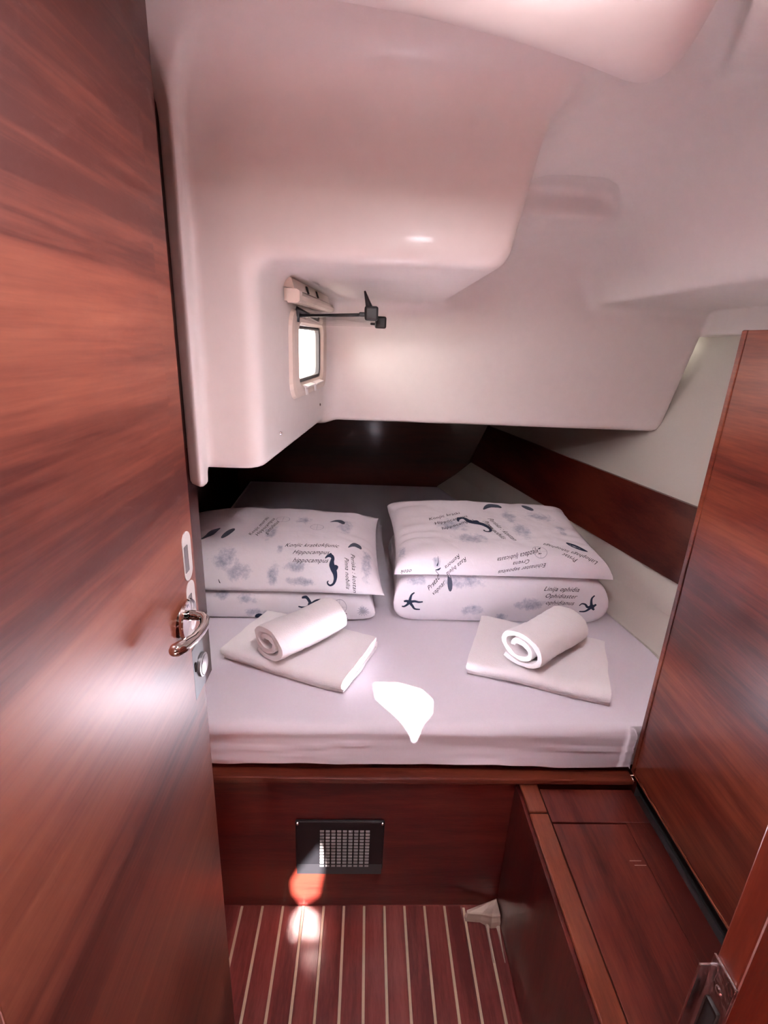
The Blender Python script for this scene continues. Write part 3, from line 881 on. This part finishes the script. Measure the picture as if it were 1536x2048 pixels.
printed('circle', prb, bvh_rb, COMPASS, (0.645, 0.668), 'F', M_pale, 0.0, 0.8)
# prints: upper right pillow
rad = math.radians
printed('seahorse', prt, bvh_rt, SEAHORSE, (0.393, 1.672, 0.895), 'T', M_navy, rad(40), 1.35)
printed('fin', prt, bvh_rt, FIN, (0.493, 1.836, 0.908), 'T', M_grey, rad(15), 1.5)
printed('shell', prt, bvh_rt, disc(0.024, 0.013, 16, 3), (0.631, 1.842, 0.909), 'T', M_grey, rad(-60), 1.2)
printed('shell', prt, bvh_rt, MUSSEL, (0.709, 1.535, 0.873), 'T', M_navy, rad(-38), 1.25)
printed('shell_shine', prt, bvh_rt, disc(0.022, 0.0035, 16, 2), (0.706, 1.534, 0.873), 'T', M_pale, rad(-38), 1.1)
printed('writing', prt, bvh_rt, text_shape(['Konjic kratki', 'Hippocampus', 'hippocampus'], 0.026, lead=1.5), (0.295, 1.735, 0.897), 'T', M_ink, rad(30), 1.0)
printed('writing', prt, bvh_rt, text_shape(['Periska : kostan', 'Pinna nobilis'], 0.026, lead=1.2), (0.475, 1.645, 0.89), 'T', M_ink, rad(-72), 1.0)
printed('writing', prt, bvh_rt, text_shape(['Prstac', 'Lithophaga lithophaga'], 0.019), (0.672, 1.487, 0.862), 'T', M_ink, rad(156), 1.0)
printed('writing', prt, bvh_rt, text_shape(['Echinaster sepositus', 'Crvena', 'Zvjezdaca ljubicasta'], 0.018), (0.514, 1.468, 0.829), 'T', M_ink, rad(191), 1.0)
printed('writing', prt, bvh_rt, text_shape(['Raza bijela', 'Remora'], 0.018), (0.298, 1.470, 0.830), 'T', M_ink, rad(222), 1.0)
printed('writing', prt, bvh_rt, text_shape(['otok'], 0.018), (0.140, 1.465, 0.812), 'T', M_ink, rad(186), 1.0)
printed('circle', prt, bvh_rt, COMPASS, (0.572, 1.497, 0.871), 'T', M_pale, 0.0, 1.0)
printed('urchin', prt, bvh_rt, merge([stroke([(0, 0.03), (0.001, 0.012), (-0.002, 0.0)], [0.001, 0.002, 0.005]), stroke([(-0.006, -0.014), (0.004, -0.012), (0.010, -0.006)], [0.002, 0.006, 0.002]), stroke([(-0.006, -0.016), (0.006, -0.03)], [0.0015, 0.0015])]), (0.239, 1.467, 0.826), 'T', M_navy)
# prints: upper left pillow
printed('writing', plt_, bvh_lt, text_shape(['Konjic kratkokljunic', 'Hippocampus', 'hippocampus'], 0.0205, lead=1.35), (-0.172, 1.548, 0.843), 'T', M_ink, 0.0, 1.0)
printed('seahorse', plt_, bvh_lt, SEAHORSE, (-0.104, 1.490, 0.789), 'T', M_navy, 0.0, 0.98)
printed('fin', plt_, bvh_lt, FIN, (-0.027, 1.575, 0.836), 'T', M_grey, rad(12), 0.9)
printed('fin', plt_, bvh_lt, FIN, (-0.092, 1.712, 0.873), 'T', M_grey, rad(-25), 1.0)
printed('shell', plt_, bvh_lt, MUSSEL, (-0.460, 1.614, 0.860), 'T', M_grey, rad(66), 1.15)
printed('shell', plt_, bvh_lt, MUSSEL, (-0.520, 1.618, 0.857), 'T', M_grey, rad(58), 1.4)
printed('writing', plt_, bvh_lt, text_shape(['Periska : kostan', 'Pinna nobilis'], 0.019), (-0.034, 1.492, 0.785), 'T', M_ink, rad(-84), 1.0)
printed('writing', plt_, bvh_lt, text_shape(['Konjic morski', 'Hippocampus', 'guttulatus'], 0.022), (-0.361, 1.665, 0.865), 'T', M_ink, rad(72), 1.0)
printed('circle', plt_, bvh_lt, COMPASS, (-0.165, 1.672, 0.867), 'T', M_pale, 0.0, 1.0)
printed('circle', plt_, bvh_lt, COMPASS, (-0.290, 1.715, 0.876), 'T', M_pale, 0.0, 1.0)
printed('squiggle', plt_, bvh_lt, stroke([(-0.004, 0.006), (0.0, -0.004), (0.003, -0.006)], [0.001, 0.003, 0.001]), (-0.455, 1.470, 0.752), 'T', M_ink)
# prints: lower left pillow
printed('starfish', plb, bvh_lb, starfish([[(0, 0), (-0.006, 0.012), (-0.016, 0.020), (-0.030, 0.019)], [(0, 0), (0.014, 0.010), (0.028, 0.014), (0.044, 0.014)], [(0, 0), (-0.012, -0.008), (-0.026, -0.010), (-0.040, -0.007)], [(0, 0), (0.004, -0.012)], [(0, 0), (0.010, -0.006)]]), (-0.165, 0.678), 'F', M_navy)
printed('circle', plb, bvh_lb, COMPASS, (-0.072, 0.672), 'F', M_pale, 0.0, 1.0)
printed('writing', plb, bvh_lb, text_shape(['f .'], 0.03), (-0.055, 0.630), 'F', M_ink)
printed('shell', plb, bvh_lb, disc(0.016, 0.014, 14, 3), (-0.332, 0.628), 'F', M_navy)
printed('coral', plb, bvh_lb, merge([stroke([(0, 0), (0.02 * math.cos(a), 0.018 * math.sin(a))], [0.003, 0.001], n=3) for a in np.linspace(0, 6.0, 13)]), (0.005, 0.660), 'F', M_pale)

# ---------------------------------------------------------------- towels
def ribbon_towel(name, label, path, thick, length, origin, ang, mat, cat='towel', group=None, sag=0.0, seed=0):
    """a towel folded or rolled along a 2D path (across, height), extruded along its length"""
    P = [Vector((p[0], p[1], 0)) for p in path]
    n = len(P)
    L, R = [], []
    for i, p in enumerate(P):
        t = (P[min(i + 1, n - 1)] - P[max(i - 1, 0)]).normalized()
        nr = Vector((-t.y, t.x, 0)) * thick / 2
        L.append(p + nr); R.append(p - nr)
    ring = L + R[::-1]
    m = len(ring)
    NS = 34
    ca, sa = math.cos(ang), math.sin(ang)
    V, F = [], []
    for s in range(NS + 1):
        w = s / NS
        along = (w - 0.5) * length
        e = min(w, 1 - w) * length
        shrink = 1.0 if e > 0.012 else 0.86 + 0.14 * math.sqrt(max(0, 1 - (1 - e / 0.012) ** 2))
        for k, q in enumerate(ring):
            cpt = P[k] if k < n else P[2 * n - 1 - k]
            x = cpt.x + (q.x - cpt.x) * shrink; z = cpt.y + (q.y - cpt.y) * shrink
            nz = 0.0055 * noise.noise(Vector((x * 11 + seed, along * 8, z * 16))) + 0.0012 * noise.noise(Vector((x * 60, along * 60, z * 60 + seed)))
            endw = 0.004 * noise.noise(Vector((k * 0.35 + seed, 3.0 * round(w), 1.0)))
            al = along + endw * (1 if w > 0.5 else -1) * (abs(w - 0.5) * 2) ** 8
            x += nz; zz = max(0.0015, z + nz)
            gx = al * ca - x * sa; gy = al * sa + x * ca
            V.append((origin[0] + gx, origin[1] + gy, origin[2] + zz))
    for s in range(NS):
        for k in range(m):
            F.append((s * m + k, s * m + (k + 1) % m, (s + 1) * m + (k + 1) % m, (s + 1) * m + k))
    for k in range(n - 1):
        a, b = k, k + 1; c, d = m - 2 - k, m - 1 - k
        F.append((a, d, c, b)[::-1]); o = NS * m
        F.append((o + a, o + d, o + c, o + b))
    ob = mesh_obj(name, V, F, mat, smooth=True, base=origin)
    bm = bmesh.new(); bm.from_mesh(ob.data); bmesh.ops.recalc_face_normals(bm, faces=bm.faces); bm.to_mesh(ob.data); bm.free()
    ob.modifiers.new('edges', 'EDGE_SPLIT').split_angle = math.radians(60)
    tag(ob, label, cat, group)
    return ob

def fold_path(width, layers, th):
    """zig-zag fold, outer wrap smooth on the -x side"""
    w = width / 2
    pts = []
    z = th / 2
    for l in range(layers):
        xs = np.linspace(-w + th * 0.7, w - th * 0.7, 12)
        if l % 2: xs = xs[::-1]
        for x in xs:
            pts.append((x, z))
        if l < layers - 1:
            sgn = 1 if l % 2 == 0 else -1
            for k in range(1, 5):
                a = -math.pi / 2 + math.pi * k / 5
                pts.append((xs[-1] + sgn * th * 0.55 * math.cos(a), z + th * 0.5 + th * 0.5 * math.sin(a)))
        z += th
    return pts

def wrap_path(width, th, turns, flat):
    """flattened spiral: a towel rolled up loosely"""
    pts = []
    N = int(turns * 28)
    for i in range(N + 1):
        a = 2 * math.pi * turns * i / N
        r = th * 0.75 + th * 1.12 * a / (2 * math.pi)
        pts.append((r * math.cos(a) * flat, r * math.sin(a)))
    zmin = min(p[1] for p in pts)
    return [(p[0] * width, p[1] - zmin + th * 0.5) for p in pts]

TH = 0.0155
ribbon_towel('folded_towel', 'folded white towel below the left rolled towel', fold_path(0.240, 3, TH), TH * 0.97, 0.380, (-0.172, 1.278, ZM + 0.001), math.radians(-23.5), M_towel, group='folded towels on the mattress', seed=1)
ribbon_towel('folded_towel', 'folded white towel below the right rolled towel', fold_path(0.275, 3, TH), TH * 0.97, 0.375, (0.523, 1.258, ZM + 0.001), math.radians(-20.5), M_towel, group='folded towels on the mattress', seed=5)
ribbon_towel('rolled_towel', 'white rolled towel lying on the left folded towel', wrap_path(1.0, 0.0170, 1.85, 1.50), 0.0165, 0.235, (-0.172, 1.268, ZM + 0.0505), math.radians(46), M_towel, group='rolled towels', seed=9)
ribbon_towel('rolled_towel', 'white rolled towel lying on the right folded towel', wrap_path(1.0, 0.0170, 1.85, 1.60), 0.0165, 0.235, (0.527, 1.252, ZM + 0.0505), math.radians(38), M_towel, group='rolled towels', seed=13)

def rrect(hw, hh, r, n=6):
    out = []
    for cx_, cz_, a0 in ((hw - r, hh - r, 0), (-hw + r, hh - r, 90), (-hw + r, -hh + r, 180), (hw - r, -hh + r, 270)):
        for k in range(n + 1):
            a = math.radians(a0 + 90 * k / n); out.append((cx_ + r * math.cos(a), cz_ + r * math.sin(a)))
    return out

# ---------------------------------------------------------------- door
DX, DY = -0.2500, 0.652
door = empty('door_1', (DX, 0.235, 0.02))
tag(door, 'open glossy mahogany cabin door with chrome lever handle', kind='structure')
box('leaf', DX - 0.022, DX, 0.235, DY, 0.02, 1.925, W_door, door, bevel=0.0012)
lip = box('edge_lip', DX - 0.040, DX - 0.0035, DY - 0.004, DY + 0.053, 0.02, 1.925, W_door, door, bevel=0.002)
# handle
HZ = 1.120
hd = lathe('rosette', [(0.0185, 0.0), (0.0185, 0.005), (0.0285, 0.0055), (0.0292, 0.009), (0.0280, 0.0110), (0.012, 0.0114), (0.010, 0.012)], (DX, DY - 0.024, HZ), (1, 0, 0), M_chrome, door, n=40)
tube('lever', [(DX + 0.010, 0.628, 1.1265), (DX + 0.022, 0.626, 1.1275), (DX + 0.032, 0.620, 1.1285), (DX + 0.0375, 0.611, 1.1285), (DX + 0.0395, 0.600, 1.1275), (DX + 0.0390, 0.588, 1.1268), (DX + 0.0370, 0.566, 1.1285), (DX + 0.033, 0.5435, 1.1335), (DX + 0.028, 0.528, 1.1375), (DX + 0.027, 0.5235, 1.1385), (DX + 0.0265, 0.5215, 1.139)],
     [0.0074, 0.0070, 0.0070, 0.0068, 0.0064, 0.0064, 0.0070, 0.0084, 0.0084, 0.0062, 0.002], M_chrome, door, n=20)
# lock with round bolt on the lip
lk = box('lock_case', DX - 0.030, DX - 0.0020, DY + 0.004, DY + 0.054, 0.958, 1.047, M_lock, door, bevel=0.001)
lathe('bolt', [(0.019, 0.0), (0.019, 0.004), (0.0165, 0.0045), (0.0165, 0.0035), (0.0155, 0.0035), (0.0155, 0.0055), (0.013, 0.0062)], (DX - 0.0020, DY + 0.040, 1.000), (1, 0, 0), M_steel, lk, n=28)
box('keyhole', DX - 0.0021, DX - 0.0015, DY + 0.010, DY + 0.015, 1.006, 1.022, M_slot, lk, bevel=0.0015)
for z in (1.195, 1.118):
    ring = [(DY + 0.023 + y_, z + z_) for y_, z_ in rrect(0.0165, 0.037, 0.0155, 8)]
    m_ = len(ring)
    kp = mesh_obj('keeper_plate', [(DX - 0.0036, y_, z_) for y_, z_ in ring] + [(DX - 0.0022, y_, z_) for y_, z_ in ring],
                  [tuple(range(m_ - 1, -1, -1)), tuple(range(m_, 2 * m_))] + [(k, (k + 1) % m_, m_ + (k + 1) % m_, m_ + k) for k in range(m_)], M_keep, door)
    box('keeper_slot', DX - 0.0023, DX - 0.0018, DY + 0.010, DY + 0.024, z - 0.022, z + 0.018, M_steel, kp, bevel=0.001)

# ---------------------------------------------------------------- portlight
win = empty('window_1', (wall_x(1.68), 1.68, 1.33))
tag(win, 'small portlight opened into the cabin, bright outside', kind='structure')
WT = Vector((0.094, 1.0, 0)).normalized(); WN = Vector((1.0, -0.094, 0)).normalized()
def wp(s, z, d):
    """s along the wall from the window centre, z height, d out from the wall"""
    return Vector((wall_x(1.68), 1.68, 0)) + WT * s + WN * d + Vector((0, 0, z))
def rframe(name, loops, mat, parent, zc):
    """stack of rounded-rectangle rings (hw, hh, r, d) joined into a frame"""
    V, F = [], []
    rings = [rrect(*l[:3]) for l in loops]
    m = len(rings[0])
    for rg, l in zip(rings, loops):
        for s, z in rg: V.append(wp(s, zc + z, l[3]))
    for i in range(len(loops)):
        j = (i + 1) % len(loops)
        for k in range(m): F.append((i * m + k, i * m + (k + 1) % m, j * m + (k + 1) % m, j * m + k))
    return mesh_obj(name, V, F, mat, parent)
ZW = 1.452
rframe('outer_frame', [(0.262, 0.121, 0.06, 0.0005), (0.258, 0.117, 0.057, 0.010), (0.244, 0.103, 0.05, 0.013), (0.190, 0.088, 0.035, 0.012), (0.180, 0.080, 0.03, 0.004), (0.180, 0.080, 0.03, -0.029), (0.21, 0.11, 0.03, -0.029)], M_beige, win, ZW)
rframe('gasket', [(0.179, 0.079, 0.03, 0.001), (0.174, 0.074, 0.027, 0.003), (0.170, 0.070, 0.025, 0.0), (0.170, 0.070, 0.025, -0.012), (0.179, 0.079, 0.03, -0.012)], M_rubber, win, ZW)
# drain clips on the sill
for s0, s1 in ((-0.135, -0.02), (0.0, 0.12)):
    V = [wp(s0, 1.366, 0.010), wp(s1, 1.366, 0.010), wp(s1, 1.362, 0.026), wp(s0, 1.362, 0.026), wp(s0, 1.360, 0.010), wp(s1, 1.360, 0.010), wp(s1, 1.358, 0.026), wp(s0, 1.358, 0.026)]
    c = mesh_obj('sill_clip', V, [(0, 1, 2, 3), (7, 6, 5, 4), (3, 2, 6, 7), (0, 3, 7, 4), (1, 5, 6, 2), (0, 4, 5, 1)], M_white, win)
    V = [wp(s0 + 0.004, 1.362, 0.014), wp(s0 + 0.028, 1.362, 0.014), wp(s0 + 0.028, 1.337, 0.016), wp(s0 + 0.004, 1.337, 0.016), wp(s0 + 0.004, 1.362, 0.018), wp(s0 + 0.028, 1.362, 0.018), wp(s0 + 0.028, 1.337, 0.020), wp(s0 + 0.004, 1.337, 0.020)]
    mesh_obj('tab', V, [(0, 1, 2, 3), (7, 6, 5, 4), (0, 4, 5, 1), (3, 2, 6, 7), (0, 3, 7, 4), (1, 5, 6, 2)], M_white, c)
# hinged pane swung inwards
A, Bq, Cq, Dq = Vector((-0.195, 1.475, 1.5515)), Vector((0.004, 1.425, 1.5600)), Vector((0.046, 1.80, 1.5425)), Vector((-0.165, 1.860, 1.5405))
up = Vector((0, 0, 0.006))
sash = mesh_obj('pane', [A, Bq, Cq, Dq, A + up, Bq + up, Cq + up, Dq + up], [(3, 2, 1, 0), (4, 5, 6, 7), (0, 1, 5, 4), (1, 2, 6, 5), (2, 3, 7, 6), (3, 0, 4, 7)], M_glass, win)
tube('near_edge', [A + up * 0.5, A.lerp(Bq, 0.5) + up * 0.5, Bq + up * 0.5], [0.0042, 0.0042, 0.0042], M_black, sash, n=8)
tube('hinge_arm', [A + Vector((-0.006, 0.0, -0.012)), A + Vector((0.0, 0.0, 0.018)), A + Vector((0.03, 0, 0.004))], [0.010, 0.011, 0.006], M_black, sash, n=8)
for base, s in ((Bq, 1.2), (Bq.lerp(Cq, 0.72), 1.2)):
    bm = bmesh.new()
    add_box(bm, base.x - 0.016 * s, base.x + 0.014 * s, base.y - 0.014, base.y + 0.014, base.z - 0.010 * s, base.z + 0.020 * s, 0.006, 3)
    add_box(bm, base.x - 0.028 * s, base.x - 0.008 * s, base.y - 0.010, base.y + 0.010, base.z - 0.003, base.z + 0.008, 0.003, 2)
    lt = bm_obj('latch', bm, M_black, sash)
    if base is Bq:
        tube('latch_lever', [base + Vector((-0.004, 0, 0.012)), base + Vector((-0.012, 0, 0.035)), base + Vector((-0.020, 0, 0.060))], [0.011, 0.0065, 0.0022], M_black, lt, n=8)
# blind cassette above the window
cs = empty('blind_cassette', wp(-0.1, 1.58, 0))
tag(cs, 'beige roller blind cassette above the portlight', 'blind')
def bar(name, s0, s1, prof_, mat, parent):
    V = [wp(s0, z, d) for d, z in prof_] + [wp(s1, z, d) for d, z in prof_]
    m = len(prof_)
    F = [(k, (k + 1) % m, m + (k + 1) % m, m + k) for k in range(m)] + [tuple(range(m - 1, -1, -1)), tuple(range(m, 2 * m))]
    return mesh_obj(name, V, F, mat, parent)
bar('rail', -0.30, 0.20, [(0.0145, 1.585), (0.034, 1.584), (0.044, 1.589), (0.047, 1.598), (0.040, 1.608), (0.001, 1.616), (0.001, 1.585)], M_beige, cs)
bar('back_plate', -0.31, 0.21, [(0.001, 1.617), (0.030, 1.613), (0.022, 1.638), (0.001, 1.642)], M_beige, cs)
bar('end_cap', -0.325, -0.295, [(0.0145, 1.580), (0.040, 1.580), (0.046, 1.585), (0.046, 1.607), (0.038, 1.612), (0.0148, 1.613)], M_beige, cs)
for s in (-0.16, -0.02):
    bar('slot', s, s + 0.014, [(0.031, 1.614), (0.034, 1.614), (0.028, 1.632), (0.025, 1.632)], M_slot, cs)

# ---------------------------------------------------------------- fill light added above the entrance, outside the frame, to brighten the bed
fill_lamp = empty('fill_fixture', (0.15, 0.495, 1.8075))
tag(fill_lamp, 'unseen round fill light added by the doorway to brighten the bed', 'fill_lamp')
M_fillglass, nt, p = new_mat('fill_diffuser')
p.inputs['Base Color'].default_value = (0.9, 0.88, 0.84, 1)
p.inputs['Emission Color'].default_value = (1.0, 0.86, 0.72, 1); p.inputs['Emission Strength'].default_value = 1.0
FILL_W = 6.5
LC = (0.15, 0.495, 1.8075)
lathe('ring', [(0.050, 0.0), (0.050, 0.006), (0.043, 0.009)], (LC[0], LC[1], LC[2]), (0, 0, -1), M_chrome, fill_lamp, n=32)
lathe('diffuser', [(0.043, 0.009), (0.036, 0.015), (0.020, 0.020), (0.001, 0.022)], LC, (0, 0, -1), M_fillglass, fill_lamp, n=32)
ld = bpy.data.lights.new('fill_light', 'AREA'); ld.shape = 'DISK'; ld.size = 0.085; ld.energy = FILL_W; ld.color = (1.0, 0.89, 0.96)
lo = bpy.data.objects.new('fill_light', ld); link(lo, fill_lamp); lo.location = (0, 0, -0.026)

pd = bpy.data.lights.new('fill_glow', 'POINT'); pd.energy = 0.85; pd.shadow_soft_size = 0.03; pd.color = (1.0, 0.86, 0.88)  # point fill added to lift the upper liner face
po = bpy.data.objects.new('fill_glow', pd); link(po, fill_lamp); po.location = (0, 0, -0.060)
